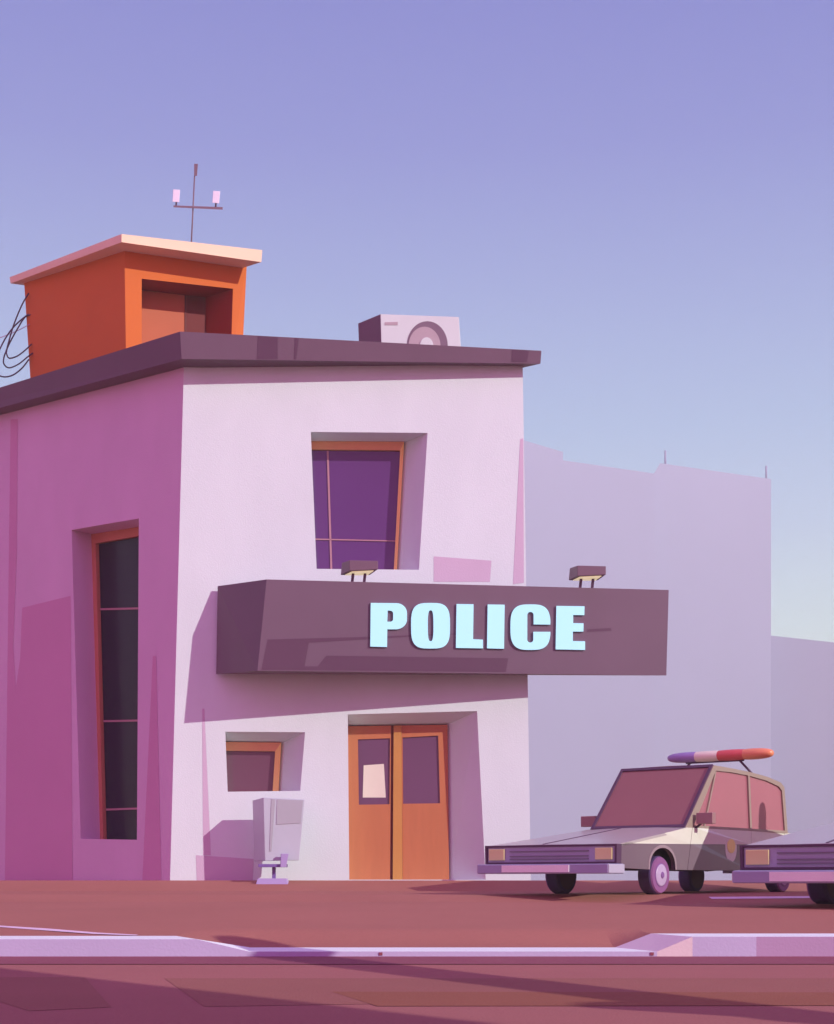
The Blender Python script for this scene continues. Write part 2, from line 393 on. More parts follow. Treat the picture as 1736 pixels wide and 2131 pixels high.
# ---- double door
def slabq(S, pts, d0, d1, m, name, par):
    b = MB(); b.loft([S(u, v, d0) for u, v in pts], [S(u, v, d1) for u, v in pts], m); return b.build(name, par, bevel=.0)
def leaf_with_glass(leaf, gl, name='door'):
    b = MB(); o = [FW(u, v, DEP - .06) for u, v in leaf]; i = [FW(u, v, DEP - .06) for u, v in gl]
    b.ring(o, i, fn * .06, 'door'); lo = b.build(name, st)
    slabq(FW, gl, DEP - .035, DEP - .015, 'doorglass', 'door_glass', lo); return lo
leaf_with_glass([(723, 1511.5), (814, 1510.3), (812, 1831.5), (724.5, 1831.5)], [(745, 1539), (812, 1536.5), (810.8, 1674), (747, 1675)])
leaf_with_glass([(836, 1510), (931.5, 1508.6), (935, 1831.5), (838, 1831.5)], [(838, 1535), (912, 1531), (916, 1672), (839, 1673)])
slabq(FW, [(814.3, 1510.3), (819.3, 1510.2), (817.3, 1831.5), (812.3, 1831.5)], DEP - .05, DEP, 'doorgap', 'door_seal', st)
slabq(FW, [(819.5, 1510.2), (835.7, 1510), (837.7, 1831.5), (817.5, 1831.5)], DEP - .085, DEP, 'doorpost', 'door_post', st)
nt_ = MB(); nt_.loft([FW(u, v, DEP - .0385) for u, v in [(757, 1593), (799, 1590), (803, 1660), (755, 1660)]], [FW(u, v, DEP - .0365) for u, v in [(757, 1593), (799, 1590), (803, 1660), (755, 1660)]], 'paper')
tag(nt_.build('paper_notice'), 'blank cream paper sheet taped to the glass of the orange door', 'notice')

# ================================================================== ROOFTOP HUT
hut = empty('rooftop_hut', P(258, 760, 24.85), 'small orange hut with a cream slab roof standing on the station roof', 'hut')
hc = P(259, 511, 24.85); hcb = P(262.5, 760, 24.85)
hr, hrb = P(514, 546, 25.42), P(504, 745, 25.42)
hl, hlb = P(50, 584, 26.9), P(64, 800, 26.9)
fhn = (hr - hc).cross(hcb - hc).normalized()
if fhn.y < 0: fhn = -fhn
def HW(u, v, d=0.0): return plane_hit(u, v, hc + fhn * d, fhn)
def hz(p, z, q): return p + (q - p) * ((z - p.z) / (q.z - p.z))
zb = 7.85
hO = [(295, 580), (485, 601), (480, 760), (295, 760)]; hB = [(292, 603.5), (428, 619.5), (428, 764), (292, 764)]
back = (hr - hc).normalized()
hk = hr + (hl - hc); 
w = MB()
bl_ = [hz(p, zb, q) for p, q in ((hc, hcb), (hr, hrb), (hl, hlb))]
bk = bl_[1] + (bl_[2] - bl_[0])
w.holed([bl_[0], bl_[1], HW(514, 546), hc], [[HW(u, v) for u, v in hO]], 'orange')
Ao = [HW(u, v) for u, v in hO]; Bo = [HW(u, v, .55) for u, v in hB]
for i in range(4): w.face([Ao[i], Ao[(i + 1) % 4], Bo[(i + 1) % 4], Bo[i]], 'hut_dark')  # recess faces set a darker red than the hut walls
hrr = HW(514, 546)
w.face([bl_[0], hc, hl, bl_[2]], 'orange'); w.face([bl_[2], hl, hk, bk], 'orange'); w.face([bk, hk, hrr, bl_[1]], 'orange')
w.build('hut_wall', hut, recalc=False)
d1 = MB(); d1.loft([HW(u, v, .53) for u, v in [(292, 604), (384, 614.5), (384, 764), (292, 764)]], [HW(u, v, .56) for u, v in [(292, 604), (384, 614.5), (384, 764), (292, 764)]], 'tan'); d1.build('hut_door', hut)
d2 = MB(); d2.loft([HW(u, v, .53) for u, v in [(389, 615), (428, 619.5), (428, 764), (389, 764)]], [HW(u, v, .56) for u, v in [(389, 615), (428, 619.5), (428, 764), (389, 764)]], 'hutred'); d2.build('hut_door', hut)
d3 = MB(); d3.loft([HW(u, v, .52) for u, v in [(384.3, 614.5), (388.7, 615), (388.7, 764), (384.3, 764)]], [HW(u, v, .565) for u, v in [(384.3, 614.5), (388.7, 615), (388.7, 764), (384.3, 764)]], 'doorgap'); d3.build('door_seal', hut)
ra0, ra1 = P(253, 487, 24.42), P(253, 504, 24.42)
rb0, rb1 = P(546, 520.5, 25.05), P(544, 545.5, 25.05)
rc0, rc1 = P(20, 577, 26.95), P(22, 590, 26.95)
rd0 = rb0 + (rc0 - ra0); rd1 = rb1 + (rc1 - ra1)
hrf = MB(); hrf.loft([ra0, rb0, rd0, rc0], [ra1, rb1, rd1, rc1], 'cream'); hrf.build('hut_roof', hut)

# ---- antenna on the hut roof
an = empty('antenna', P(398, 505, 25.6), 'thin antenna mast with two white panels on a crossbar above the orange hut', 'antenna')
b = MB(); b.tube([P(398, 512, 25.6), P(405, 366, 25.6)], .012, 'brown_metal'); b.build('mast', an)
b = MB(); b.loft([P(404, 366, 25.58), P(410, 366, 25.58), P(410, 366, 25.63), P(404, 366, 25.63)], [P(404, 341, 25.57), P(412, 341, 25.57), P(412, 341, 25.64), P(404, 341, 25.64)], 'brown_metal'); b.build('mast_head', an)
b = MB(); b.loft([P(361, 427.5, 25.56), P(361, 431.5, 25.56), P(361, 431.5, 25.6), P(361, 427.5, 25.6)], [P(463.5, 431, 25.56), P(463.5, 436.5, 25.56), P(463.5, 436.5, 25.6), P(463.5, 431, 25.6)], 'brown_metal'); b.build('crossbar', an)
for q, sx in (([(360.5, 394), (375, 395), (373, 421), (359, 420)], 367), ([(443.5, 397), (458.5, 398), (456, 423.5), (442, 422)], 449.5)):
    b = MB(); b.loft([P(u, v, 25.55) for u, v in q], [P(u, v, 25.62) for u, v in q], 'white_plastic'); po = b.build('antenna_panel', an, bevel=.006)
    b = MB(); b.tube([P(sx, 420, 25.59), P(sx - .5, 430, 25.58)], .014, 'dark_metal'); b.build('panel_stem', po)

# ---- loops of cable hanging beside the hut, and a thin wire
def smooth_curve(pts, n=10):
    out = []
    for i in range(len(pts) - 1):
        p0, p1, p2, p3 = pts[max(i - 1, 0)], pts[i], pts[i + 1], pts[min(i + 2, len(pts) - 1)]
        for k in range(n):
            t = k / n
            out.append(.5 * ((2 * p1) + (p2 - p0) * t + (2 * p0 - 5 * p1 + 4 * p2 - p3) * t * t + (3 * p1 - p0 - 3 * p2 + p3) * t ** 3))
    return out + [pts[-1]]
cb = MB()
for k, pts in enumerate([[(60, 610), (46, 634), (29, 675), (18, 712), (13.5, 732), (14, 737), (17, 744), (23, 745.5), (36, 741), (50, 731), (66, 716)],
            [(66, 655), (52, 660), (36, 685), (21, 712), (11, 735), (7.5, 748), (8, 757), (14, 764), (23, 765), (40, 757), (56, 744), (68, 735)],
            [(62, 652), (46, 664), (28, 681), (12, 703), (-2, 730), (-14, 756), (-18, 772), (-6, 780), (10, 784.5), (28, 780), (46, 766), (60, 748)]]):
    cb.tube(smooth_curve([P(u, v, 26.75 + .05 * k + .06 * math.sin(i * .9)) for i, (u, v) in enumerate(pts)]), .0125, 'dark_metal', 6)
tag(cb.build('cable_loops'), 'tangled dark cable loops hanging off the back of the orange hut', 'cable')
b = MB(); b.tube(smooth_curve([P(62, 837 / 1.0 - 162, 26.8), P(0, 703, 27.4), P(-200, 772, 29)]), .006, 'mauve_stain', 6)
tag(b.build('thin_wire'), 'single thin pink wire stretched down from the orange hut', 'wire')

# ---- air conditioner on the roof
ac = empty('air_conditioner', P(850, 730, 24.4), 'white box air conditioner with a round fan on the station roof', 'air conditioner')
f_ = [P(792, 653.5, 24.3), P(955.5, 659.5, 24.42), P(961, 745, 24.42), P(794.5, 745, 24.3)]
k_ = [P(745, 673, 24.85), P(905, 680, 24.97), P(910, 745, 24.97), P(748, 745, 24.85)]
b = MB(); b.loft(f_, k_, 'ac_white', side_m='ac_grey'); 
b.build('casing', ac, bevel=.008)
acn = (f_[1] - f_[0]).cross(f_[3] - f_[0]).normalized()
if acn.y > 0: acn = -acn
def AC(u, v, d=0): return plane_hit(u, v, f_[0] + acn * d, acn)
def disc(cu, cv, ru, rv, d0, d1, m, name, par, S):
    q = MB(); n = 40
    pts = [(cu + ru * math.cos(2 * math.pi * k / n), cv + rv * math.sin(2 * math.pi * k / n)) for k in range(n)]
    q.loft([S(u, v, d1) for u, v in pts], [S(u, v, d0) for u, v in pts], m); return q.build(name, par)
fo = disc(889.5, 719, 42.5, 50.5, -.01, .006, 'ac_grey', 'fan', ac, AC)
disc(883.5, 721, 33.5, 41, 0, .014, 'ac_mid', 'fan_blade', fo, AC); disc(888, 720, 14, 18, 0, .03, 'ac_white', 'fan_hub', fo, AC)
b = MB(); q = [(801, 670.5), (828, 670), (828, 676.5), (801, 676.5)]; b.loft([AC(u, v, .006) for u, v in q], [AC(u, v, -.01) for u, v in q], 'ac_mid'); b.build('vent_slot', ac)

# ================================================================== SIGN
FL_, FR_ = 21.95, 22.75
s_f = [P(555, 1206, FL_), P(1392, 1228, FR_), P(1387, 1406, FR_), P(536, 1396, FL_)]
_n = (s_f[1] - s_f[0]).cross(s_f[3] - s_f[0]); s_f[2] = plane_hit(1387, 1406, s_f[0], _n)
s_b = [P(453, 1220, 22.79), P(1372, 1228, 23.0), P(1367, 1406, 23.0), P(450, 1403, 22.79)]
sg = empty('police_sign', (s_f[0] + s_f[1]) / 2 - Vector((0, 0, 1.3)), 'long dark purple fascia sign with cyan POLICE lettering on the front wall', 'sign')
b = MB(); b.loft(s_f, s_b, 'sign')
sgn = (s_f[1] - s_f[0]).cross(s_f[3] - s_f[0]).normalized()
if sgn.y > 0: sgn = -sgn
def SG(u, v, d=0.0): return plane_hit(u, v, s_f[0] + sgn * d, sgn)
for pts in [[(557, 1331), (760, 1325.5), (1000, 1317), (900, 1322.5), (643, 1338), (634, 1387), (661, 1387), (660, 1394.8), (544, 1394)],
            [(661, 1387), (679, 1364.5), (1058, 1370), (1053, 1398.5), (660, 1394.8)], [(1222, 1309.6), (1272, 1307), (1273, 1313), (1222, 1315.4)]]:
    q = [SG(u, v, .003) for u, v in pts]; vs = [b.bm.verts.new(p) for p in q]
    for t in tessellate_polygon([q]): b.bm.faces.new([vs[k] for k in t]).material_index = b.mi('sign_stripe')  # darker stripes on the sign face
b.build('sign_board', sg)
def c3(x, y): return ((400 + x / 1.736) / 1.23502, (1400 + y / 1.736) / 1.23502)
def c4(x, y): return ((1300 + x / 2.0569) / 1.23502, (1100 + y / 2.0569) / 1.23502)
def sup(x0, y0, x1, y1, n=40, e=3.4):
    cx, cy, rx, ry = (x0 + x1) / 2, (y0 + y1) / 2, (x1 - x0) / 2, (y1 - y0) / 2; out = []
    for k in range(n):
        a = 2 * math.pi * k / n; ca, sa = math.cos(a), math.sin(a)
        out.append((cx + rx * math.copysign(abs(ca) ** (2 / e), ca), cy + ry * math.copysign(abs(sa) ** (2 / e), sa)))
    return out
def arc(cx, cy, rx, ry, a0, a1, n=8): return [(cx + rx * math.cos(math.radians(a0 + (a1 - a0) * k / n)), cy + ry * math.sin(math.radians(a0 + (a1 - a0) * k / n))) for k in range(n + 1)]
lt = MB()
def letter(outer, holes):
    fr, bk = .035, .001
    O = [SG(u, v, fr) for u, v in outer]; H = [[SG(u, v, fr) for u, v in h] for h in holes]
    lt.holed(O, H, 'cyan')
    for loop, src in zip([O] + H, [outer] + holes):
        Bk = [SG(u, v, bk) for u, v in src]; n = len(loop)
        for i in range(n): lt.face([loop[i], loop[(i + 1) % n], Bk[(i + 1) % n], Bk[i]], 'cyan')
letter([c3(*p) for p in [(960, 260), (1070, 261)] + arc(1074, 305, 48, 44, -88, 0) + arc(1072, 334, 50, 44, 0, 88) + [(1034, 378), (1033, 457), (958, 455)]],
       [[c3(*p) for p in [(1036, 294), (1050, 295)] + arc(1048, 308, 12, 13, -60, 0, 4) + arc(1048, 331, 12, 13, 0, 60, 4) + [(1049, 344), (1034, 344)]]])
letter([c3(*p) for p in sup(1140, 260, 1314, 464)], [[c3(*p) for p in sup(1215, 293, 1240, 431, 28, 3.0)]])
letter([c3(*p) for p in [(1343, 265), (1419, 266), (1417, 422), (1461, 424), (1461, 463), (1340, 461)]], [])
letter([c3(*p) for p in [(1482, 267), (1558, 268), (1555, 465), (1479, 463)]], [])
# C: outer superellipse cut open on the right
so = sup(25, 933, 237, 1174, 64, 3.2); cxo = 131
up_ = [p for p in so if p[1] < 1038]; lo_ = [p for p in so if p[1] > 1079]
up_.sort(key=lambda p: math.atan2(p[1] - 1053, p[0] - cxo)); lo_.sort(key=lambda p: math.atan2(p[1] - 1053, p[0] - cxo))
left_pts = [p for p in so if 1038 <= p[1] <= 1079 and p[0] < cxo]
left_pts.sort(key=lambda p: p[1])
# walk: upper terminal (right) back over the top to the left side, down, along the bottom to the lower terminal, then the counter
outer_c = [(236, 1040)] + [p for p in reversed(up_)] + left_pts + [p for p in reversed(lo_)] + [(236.5, 1078)]
inner_c = [(146, 1078)] + [(146, 1118)] + arc(130, 1119, 16, 16, 0, 180, 10) + arc(131, 990, 16.5, 17, 180, 360, 10) + [(147.5, 1039)]
letter([c4(*p) for p in outer_c + inner_c], [])
letter([c4(*p) for p in [(268, 941), (417, 943), (416, 990), (357, 989), (357, 1032), (412, 1033), (411, 1077), (355, 1077), (355, 1127), (420, 1128), (420, 1174), (264, 1171)]], [])
lt.build('lettering', sg)
# ---- floodlights standing on the sign
def floodlight(u0, dv, D, label):
    def Q(u, v, d): return P(u + u0, v + dv, d)
    o = empty('floodlight', Q(746, 1212, D + .12), label, 'floodlight', 'floodlights on top of the sign')
    fb = [Q(727.5, 1166, D), Q(787, 1167.5, D), Q(787, 1185, D), Q(728, 1188, D)]
    bb = [Q(711.5, 1171.5, D + .34), Q(770, 1173, D + .34), Q(770, 1197, D + .34), Q(709, 1197, D + .34)]
    b = MB(); b.loft(fb, bb, 'lamp_case', side_m='lamp_case'); b.build('lamp_case', o, bevel=.006)
    b = MB()
    un = [fb[3], fb[2], bb[2], bb[3]]; cen = sum(un, Vector()) / 4
    n = (un[1] - un[0]).cross(un[3] - un[0]).normalized()
    if n.z > 0: n = -n
    inn = [cen + (p - cen) * .76 for p in un]
    b.loft([p + n * .004 for p in inn], [p + n * .012 for p in inn], 'lens'); b.build('lens', o)
    for uu in (735, 760):
        b = MB(); A, B = Q(uu - 2.2, 1214, D + .2), Q(uu, 1194, D + .17)
        x = Vector((.02, 0, 0)); y = Vector((0, .02, 0))
        b.loft([A - x - y, A + x - y, A + x + y, A - x + y], [B - x - y, B + x - y, B + x + y, B - x + y], 'dark_metal'); b.build('leg', o)
floodlight(0, 0, 21.98, 'small box floodlight on the sign below the upper window')
floodlight(474.5, 11, 22.42, 'small box floodlight on the sign end past the station wall')

# ================================================================== MAILBOX
mb = empty('mailbox', Vector((P(567, 1832, 22.3).x, 22.3, zg(22.3))), 'pale grey tapered metal mailbox on a violet stand against the white wall', 'mailbox')
mf = [P(548, 1660, 22.12), P(634.8, 1664, 22.16), P(622.8, 1790.8, 22.16), P(551.5, 1792, 22.12)]
mk = [P(525.3, 1666, 22.5), P(611, 1670, 22.56), P(600, 1791, 22.56), P(529, 1792.5, 22.5)]
b = MB(); b.loft(mf, mk, 'box_metal')
mn = Vector((-.02, -1, 0)).normalized()
def MF(u, v, d=0): return plane_hit(u, v, mf[0] + (mf[1] - mf[0]).cross(mf[3] - mf[0]).normalized() * 0, (mf[1] - mf[0]).cross(mf[3] - mf[0]).normalized()) + mn * d
bo = b.build('box_body', mb, bevel=.008)
b = MB()
for q in [[(577, 1663.5), (631, 1666), (626.5, 1713), (575.5, 1716)], [(565, 1663), (573, 1663.5), (565.5, 1771), (561, 1772)]]:
    b.loft([MF(u, v, .006) for u, v in q], [MF(u, v, -.01) for u, v in q], 'box_panel')
b.build('front_panel', bo)
b = MB(); zt = P(0, 1798.5, 22.15).z; zl = P(0, 1805, 22.15).z
x0, x1, x2 = P(538.5, 0, 22.15).x, P(596, 0, 22.15).x, P(586, 0, 22.15).x
b.box((x0, 22.08, zl), (x1, 22.4, zt), 'stand'); b.build('bracket', mb, bevel=.004)
b = MB(); q = [(585.5, 1777), (601, 1777), (595.5, 1805), (584, 1805)]; b.loft([P(u, v, 22.03) for u, v in q], [P(u - 1, v, 22.075) for u, v in q], 'stand_light'); b.build('bracket_plate', mb, bevel=.003)
b = MB(); b.box((P(567, 0, 22.25).x, 22.2, -.02), (P(574, 0, 22.25).x, 22.28, zl + .005), 'stand'); b.build('stand_post', mb)
b = MB(); bx0, bx1 = P(533, 0, 22.2).x, P(601, 0, 22.2).x
b.loft([Vector((bx0, 22.12, zg(22.12) - .02)), Vector((bx1, 22.12, zg(22.12) - .02)), Vector((bx1, 22.42, zg(22.12) - .02)), Vector((bx0, 22.42, zg(22.12) - .02))],
       [Vector((bx0 + .03, 22.14, .025)), Vector((bx1 - .03, 22.14, .025)), Vector((bx1 - .03, 22.40, .025)), Vector((bx0 + .03, 22.40, .025))], 'stand_light', side_m='stand_light'); b.build('stand_base', mb, bevel=.004)

# ================================================================== POLICE CARS
def hw(y):
    k = [(-1.4, .87), (-1.22, .86), (0, .76), (.72, .685), (1.2, .66), (3.6, .65), (4.3, .62)]
    if y <= k[0][0]: return k[0][1]
    for (a, va), (b_, vb) in zip(k, k[1:]):
        if y <= b_: return va + (vb - va) * (y - a) / (b_ - a)
    return k[-1][1]
def zhood(y): return .55 + .1237 * (y + 1.22)
def zband(y): return .58 + .016 * y
ZBOT = .285
def panel(b, poly, sg_, m, th=.05, off=0.0):
    """a piece of the car's side: outline in (length, height), following the plan taper"""
    # subdivide long edges so that the sheet follows the plan
    out = []
    for i, (y, z) in enumerate(poly):
        y2, z2 = poly[(i + 1) % len(poly)]; n = max(1, int(abs(y2 - y) / .3))
        for k in range(n): out.append((y + (y2 - y) * k / n, z + (z2 - z) * k / n))
    o = [Vector((sg_ * (hw(y) + off), y, z)) for y, z in out]; i_ = [Vector((sg_ * (hw(y) + off - th), y, z)) for y, z in out]
    tri = tessellate_polygon([[Vector((y, z, 0)) for y, z in out]])
    va = [b.bm.verts.new(p) for p in o]; vb = [b.bm.verts.new(p) for p in i_]; n = len(o)
    for t in tri:
        b.bm.faces.new([va[k] for k in t]).material_index = b.mi(m); b.bm.faces.new([vb[k] for k in t]).material_index = b.mi(m)
    for k in range(n):
        j = (k + 1) % n; b.bm.faces.new((va[k], va[j], vb[j], vb[k])).material_index = b.mi(m)
def arch(yc, hwid=.36, ztop=.535, n=14, rev=False):
    pts = [(yc + hwid * math.cos(math.pi * k / n), ZBOT + (ztop - ZBOT) * math.sin(math.pi * k / n) ** .8) for k in range(n + 1)]
    return pts
WY = (0.0, 3.3)
def make_car(label):
    car = empty('police_car', (0, 0, 0), label, 'car', 'police cars parked beside the station')
    B = lambda mb_, name, par=None, bev=0.0: mb_.build(name, par or car, bevel=bev, local=True)
    # body: front wings, rear quarters, floor, inner core
    b = MB()
    for s in (-1, 1):
        a0 = arch(-.02); a1 = arch(3.36)
        dl = lambda z: .71 + (z - ZBOT) * .28
        zb_ = zband(.78)
        panel(b, [(-1.22, .30)] + a0[::-1] + [(dl(ZBOT) - .004, ZBOT), (dl(zb_) - .004, zb_), (-1.0, zband(-1.0)), (-1.22, .549)], s, 'car_dark')
        panel(b, [(-1.0, zband(-1.0) + .0015), (dl(zb_) - .004, zb_ + .0015), (dl(.785) - .004, .788), (.7, zhood(.7)), (-1.0, zhood(-1.0))], s, 'car_white')
        panel(b, [(2.484, ZBOT)] + a1[::-1] + [(4.2, .31), (4.27, zband(4.2)), (2.484, zband(2.484))], s, 'car_dark')
        panel(b, [(2.484, zband(2.484) + .0015), (4.27, zband(4.2) + .0015), (4.25, .785), (3.6, .79), (2.484, .79)], s, 'car_white')
        for y0 in (.9,):
            pass
    # top deck behind the cabin and tail
    b.loft([Vector((s * (hw(y) - .002), y, z)) for s, y, z in ((-1, 3.5, .795), (1, 3.5, .795), (1, 4.25, .787), (-1, 4.25, .787))],
           [Vector((s * (hw(y) - .002), y, z)) for s, y, z in ((-1, 3.5, .76), (1, 3.5, .76), (1, 4.25, .75), (-1, 4.25, .75))], 'car_white')
    b.loft([Vector((-.6, 4.2, .31)), Vector((.6, 4.2, .31)), Vector((.6, 4.25, .78)), Vector((-.6, 4.25, .78))], [Vector((-.6, 4.16, .31)), Vector((.6, 4.16, .31)), Vector((.6, 4.2, .76)), Vector((-.6, 4.2, .76))], 'car_dark')
    b.box((-.44, -1.1, .30), (.44, 4.15, .54), 'car_black')
    b.box((-.6, .42, .29), (.6, 2.85, .36), 'car_black')
    b.box((-.58, -1.12, .40), (.58, -.45, .53), 'car_black')
    B(b, 'body')
    # wheel arch trims
    for s in (-1, 1):
        for yc in (-.02, 3.36):
            b = MB(); o_ = arch(yc, .40, .568); i_ = arch(yc, .36, .535)
            O = [Vector((s * (hw(y) + .004), y, z)) for y, z in o_]; I = [Vector((s * (hw(y) + .004), y, z)) for y, z in i_]
            for k in range(len(O) - 1):
                b.loft([O[k], O[k + 1], I[k + 1], I[k]], [p - Vector((s * .03, 0, 0)) for p in (O[k], O[k + 1], I[k + 1], I[k])], 'chrome')
            bmesh.ops.remove_doubles(b.bm, verts=b.bm.verts[:], dist=.0004)
            B(b, 'wheel_arch')
    # doors
    for s in (-1, 1):
        b = MB(); dl = lambda z: .71 + (z - ZBOT) * .28; z1 = zband(.8); z2 = zband(2.47)
        panel(b, [(dl(ZBOT) + .006, ZBOT), (2.476, ZBOT), (2.476, z2), (dl(z1) + .006, z1)], s, 'car_dark')
        panel(b, [(dl(z1) + .006, z1 + .0015), (2.476, z2 + .0015), (2.476, .79), (dl(.79) + .006, .79)], s, 'car_white')
        d = B(b, 'door')
        b = MB(); yc, zc = 1.9, .58
        sh_ = [(yc - .155, zc + .03), (yc - .155, zc - .03)] + [(yc + .155 * math.cos(math.radians(a)), zc - .03 + .165 * math.sin(math.radians(a))) for a in range(190, 351, 16)] + [(yc + .155, zc - .03), (yc + .155, zc + .03)]
        panel(b, sh_, s, 'car_white', .006, .004); bd = B(b, 'badge_shield', d)
        b = MB(); panel(b, [(yc + .11 * math.cos(2 * math.pi * k / 28), zc + .01 + .088 * math.sin(2 * math.pi * k / 28)) for k in range(28)], s, 'gold', .008, .009); B(b, 'badge', d)
    # bonnet
    b = MB(); ys = [-1.22, -.6, 0, .72]
    for sgn_ in (-1, 1):
        pass
    top = [[Vector((x * hw(y), y, zhood(y) + .012 * (1 - x * x))) for x in (-1, -.6, -.155, -.135, .4, 1)] for y in ys]
    b.quadgrid(top, 'car_hood')
    b.quadgrid([[p - Vector((0, 0, .03)) for p in r_] for r_ in top], 'car_hood')
    for r_ in (top[0],):
        for k in range(5): b.face([r_[k], r_[k + 1], r_[k + 1] - Vector((0, 0, .03)), r_[k] - Vector((0, 0, .03))], 'car_hood')
    for sx in (0, 5):
        for k in range(3): b.face([top[k][sx], top[k + 1][sx], top[k + 1][sx] - Vector((0, 0, .03)), top[k][sx] - Vector((0, 0, .03))], 'car_hood')
    ho = B(b, 'bonnet')
    b = MB(); A, Bq = Vector((-.1, -1.19, zhood(-1.19) + .0145)), Vector((-.2, .66, zhood(.66) + .0145))
    x = Vector((.013, 0, 0)); z = Vector((0, 0, .006)); b.loft([A - x - z, A + x - z, A + x + z * .4, A - x + z * .4], [Bq - x - z, Bq + x - z, Bq + x + z * .4, Bq - x + z * .4], 'car_black'); B(b, 'bonnet_crease', ho)
    # front: dark surround, grille, slats, headlights
    fx = lambda t, z: Vector((t * (.87 + (z - .345) * .02), -1.235 - 0 * z, z))
    b = MB(); b.ring([fx(-1, .345), fx(1, .345), fx(1, .558), fx(-1, .558)], [fx(-.965, .365), fx(.965, .365), fx(.965, .536), fx(-.965, .536)], (0, .1, 0), 'car_black'); gfr = B(b, 'grille_frame', None, .003)
    b = MB(); b.box((-.835, -1.222, .366), (.835, -1.2, .535), 'grille'); gr = B(b, 'grille')
    for zz in (.398, .432, .487):
        b = MB(); b.box((-.53, -1.236, zz - .006), (.51, -1.219, zz + .006), 'slat'); B(b, 'grille_slat', gr)
    for x0_, x1_ in ((-.815, -.60), (.60, .815)):
        b = MB(); b.box((x0_, -1.244, .388), (x1_, -1.22, .517), 'headlight'); B(b, 'headlight', None, .006)
    # bumper
    b = MB()
    b.loft([Vector((-.86, -1.40, .235)), Vector((.86, -1.40, .235)), Vector((.86, -1.40, .342)), Vector((-.86, -1.40, .342))],
           [Vector((-.92, -1.16, .235)), Vector((.92, -1.16, .235)), Vector((.92, -1.16, .342)), Vector((-.92, -1.16, .342))], 'bumper'); bu = B(b, 'bumper', None, .01)
    for s in (-1, 1):
        b = MB(); b.loft([Vector((s * x_, y_, .243)) for x_, y_ in ((.868, -1.395), (.926, -1.165), (.90, -1.165), (.84, -1.395))], [Vector((s * x_, y_, .336)) for x_, y_ in ((.868, -1.395), (.926, -1.165), (.90, -1.165), (.84, -1.395))], 'bumper_end'); B(b, 'bumper_end', bu)
    b = MB(); b.box((-.52, -1.409, .252), (.37, -1.398, .330), 'plate'); B(b, 'number_plate')
    b = MB(); b.box((-.62, 4.2, .26), (.62, 4.36, .36), 'bumper'); B(b, 'bumper', None, .01)
    # wheels
    for yw in WY:
        for s in (-1, 1):
            b = MB(); c = (s * .54, yw, .222)
            b.lathe([(0, .17, 'car_black'), (0, .205, 'tyre'), (.02, .222, 'tyre'), (.15, .222, 'tyre'), (.168, .212, 'tyre'), (.185, .20, 'tyre_wall'), (.185, .135, 'tyre_wall')], c, (s, 0, 0), 'tyre', 40); ty = B(b, 'wheel')
            b = MB(); b.lathe([(.14, .14, 'rim'), (.188, .136, 'hub'), (.192, .125, 'hub'), (.196, .118, 'rim'), (.205, .04, 'rim'), (.206, .038, 'hub'), (.214, .03, 'hub')], c, (s, 0, 0), 'rim', 32); B(b, 'rim', ty)
    # cabin: side frames with glass
    up = [(1.45, 1.572), (1.9, 1.562), (2.42, 1.545), (2.95, 1.51), (3.36, 1.455), (3.47, 1.40)]
    outer_ = [(.72, .79)] + up + [(3.575, .79)]
    inner_ = [(.93, .822), (1.50, 1.508), (1.9, 1.512), (2.42, 1.495), (2.93, 1.458), (3.30, 1.40), (3.395, 1.35), (3.485, .822)]
    tum = lambda z: .655 + .0 * z
    for s in (-1, 1):
        b = MB(); b.ring([Vector((s * tum(z), y, z)) for y, z in outer_], [Vector((s * tum(z), y, z)) for y, z in inner_], (-s * .035, 0, 0), 'car_trim'); fr = B(b, 'window_frame')
        b = MB(); pts = [Vector((s * .635, y, z)) for y, z in inner_]
        b.loft(pts, [p - Vector((s * .008, 0, 0)) for p in pts], 'side_glass'); B(b, 'side_window', fr)
        for (ya, za, yb, zb2, w_) in ((2.405, 1.505, 2.47, .81, .05), (1.50, 1.50, 1.20, .81, .028)):
            b = MB(); b.loft([Vector((s * .658, ya - w_ / 2, za)), Vector((s * .658, ya + w_ / 2, za)), Vector((s * .658, yb + w_ / 2, zb2)), Vector((s * .658, yb - w_ / 2, zb2))],
                             [Vector((s * .628, ya - w_ / 2, za)), Vector((s * .628, ya + w_ / 2, za)), Vector((s * .628, yb + w_ / 2, zb2)), Vector((s * .628, yb - w_ / 2, zb2))], 'car_trim'); B(b, 'window_bar', fr)
    # roof skin
    b = MB(); rr = [[Vector((x * .654, y, z + .02 * (1 - x * x))) for x in (-1, -.5, 0, .5, 1)] for y, z in up]
    b.quadgrid(rr, 'car_trim'); b.quadgrid([[p - Vector((0, 0, .03)) for p in r_] for r_ in rr], 'car_trim')
    for r_ in (rr[0], rr[-1]):
        for k in range(4): b.face([r_[k], r_[k + 1], r_[k + 1] - Vector((0, 0, .03)), r_[k] - Vector((0, 0, .03))], 'car_trim')
    for k in range(len(rr) - 1):
        for x in (0, 4): b.face([rr[k][x], rr[k + 1][x], rr[k + 1][x] - Vector((0, 0, .03)), rr[k][x] - Vector((0, 0, .03))], 'car_trim')
    B(b, 'roof')
    # windscreen and rear window
    ws = [Vector((-.652, .70, .797)), Vector((.652, .70, .797)), Vector((.645, 1.44, 1.585)), Vector((-.645, 1.44, 1.585))]
    wi = [Vector((-.615, .735, .83)), Vector((.615, .735, .83)), Vector((.607, 1.41, 1.553)), Vector((-.607, 1.41, 1.553))]
    b = MB(); b.ring(ws, wi, (0, .025, -.02), 'car_black'); wf = B(b, 'windscreen_frame')
    b = MB(); b.loft([p + Vector((0, .012, -.01)) for p in wi], [p + Vector((0, .02, -.017)) for p in wi], 'windscreen'); B(b, 'windscreen', wf)
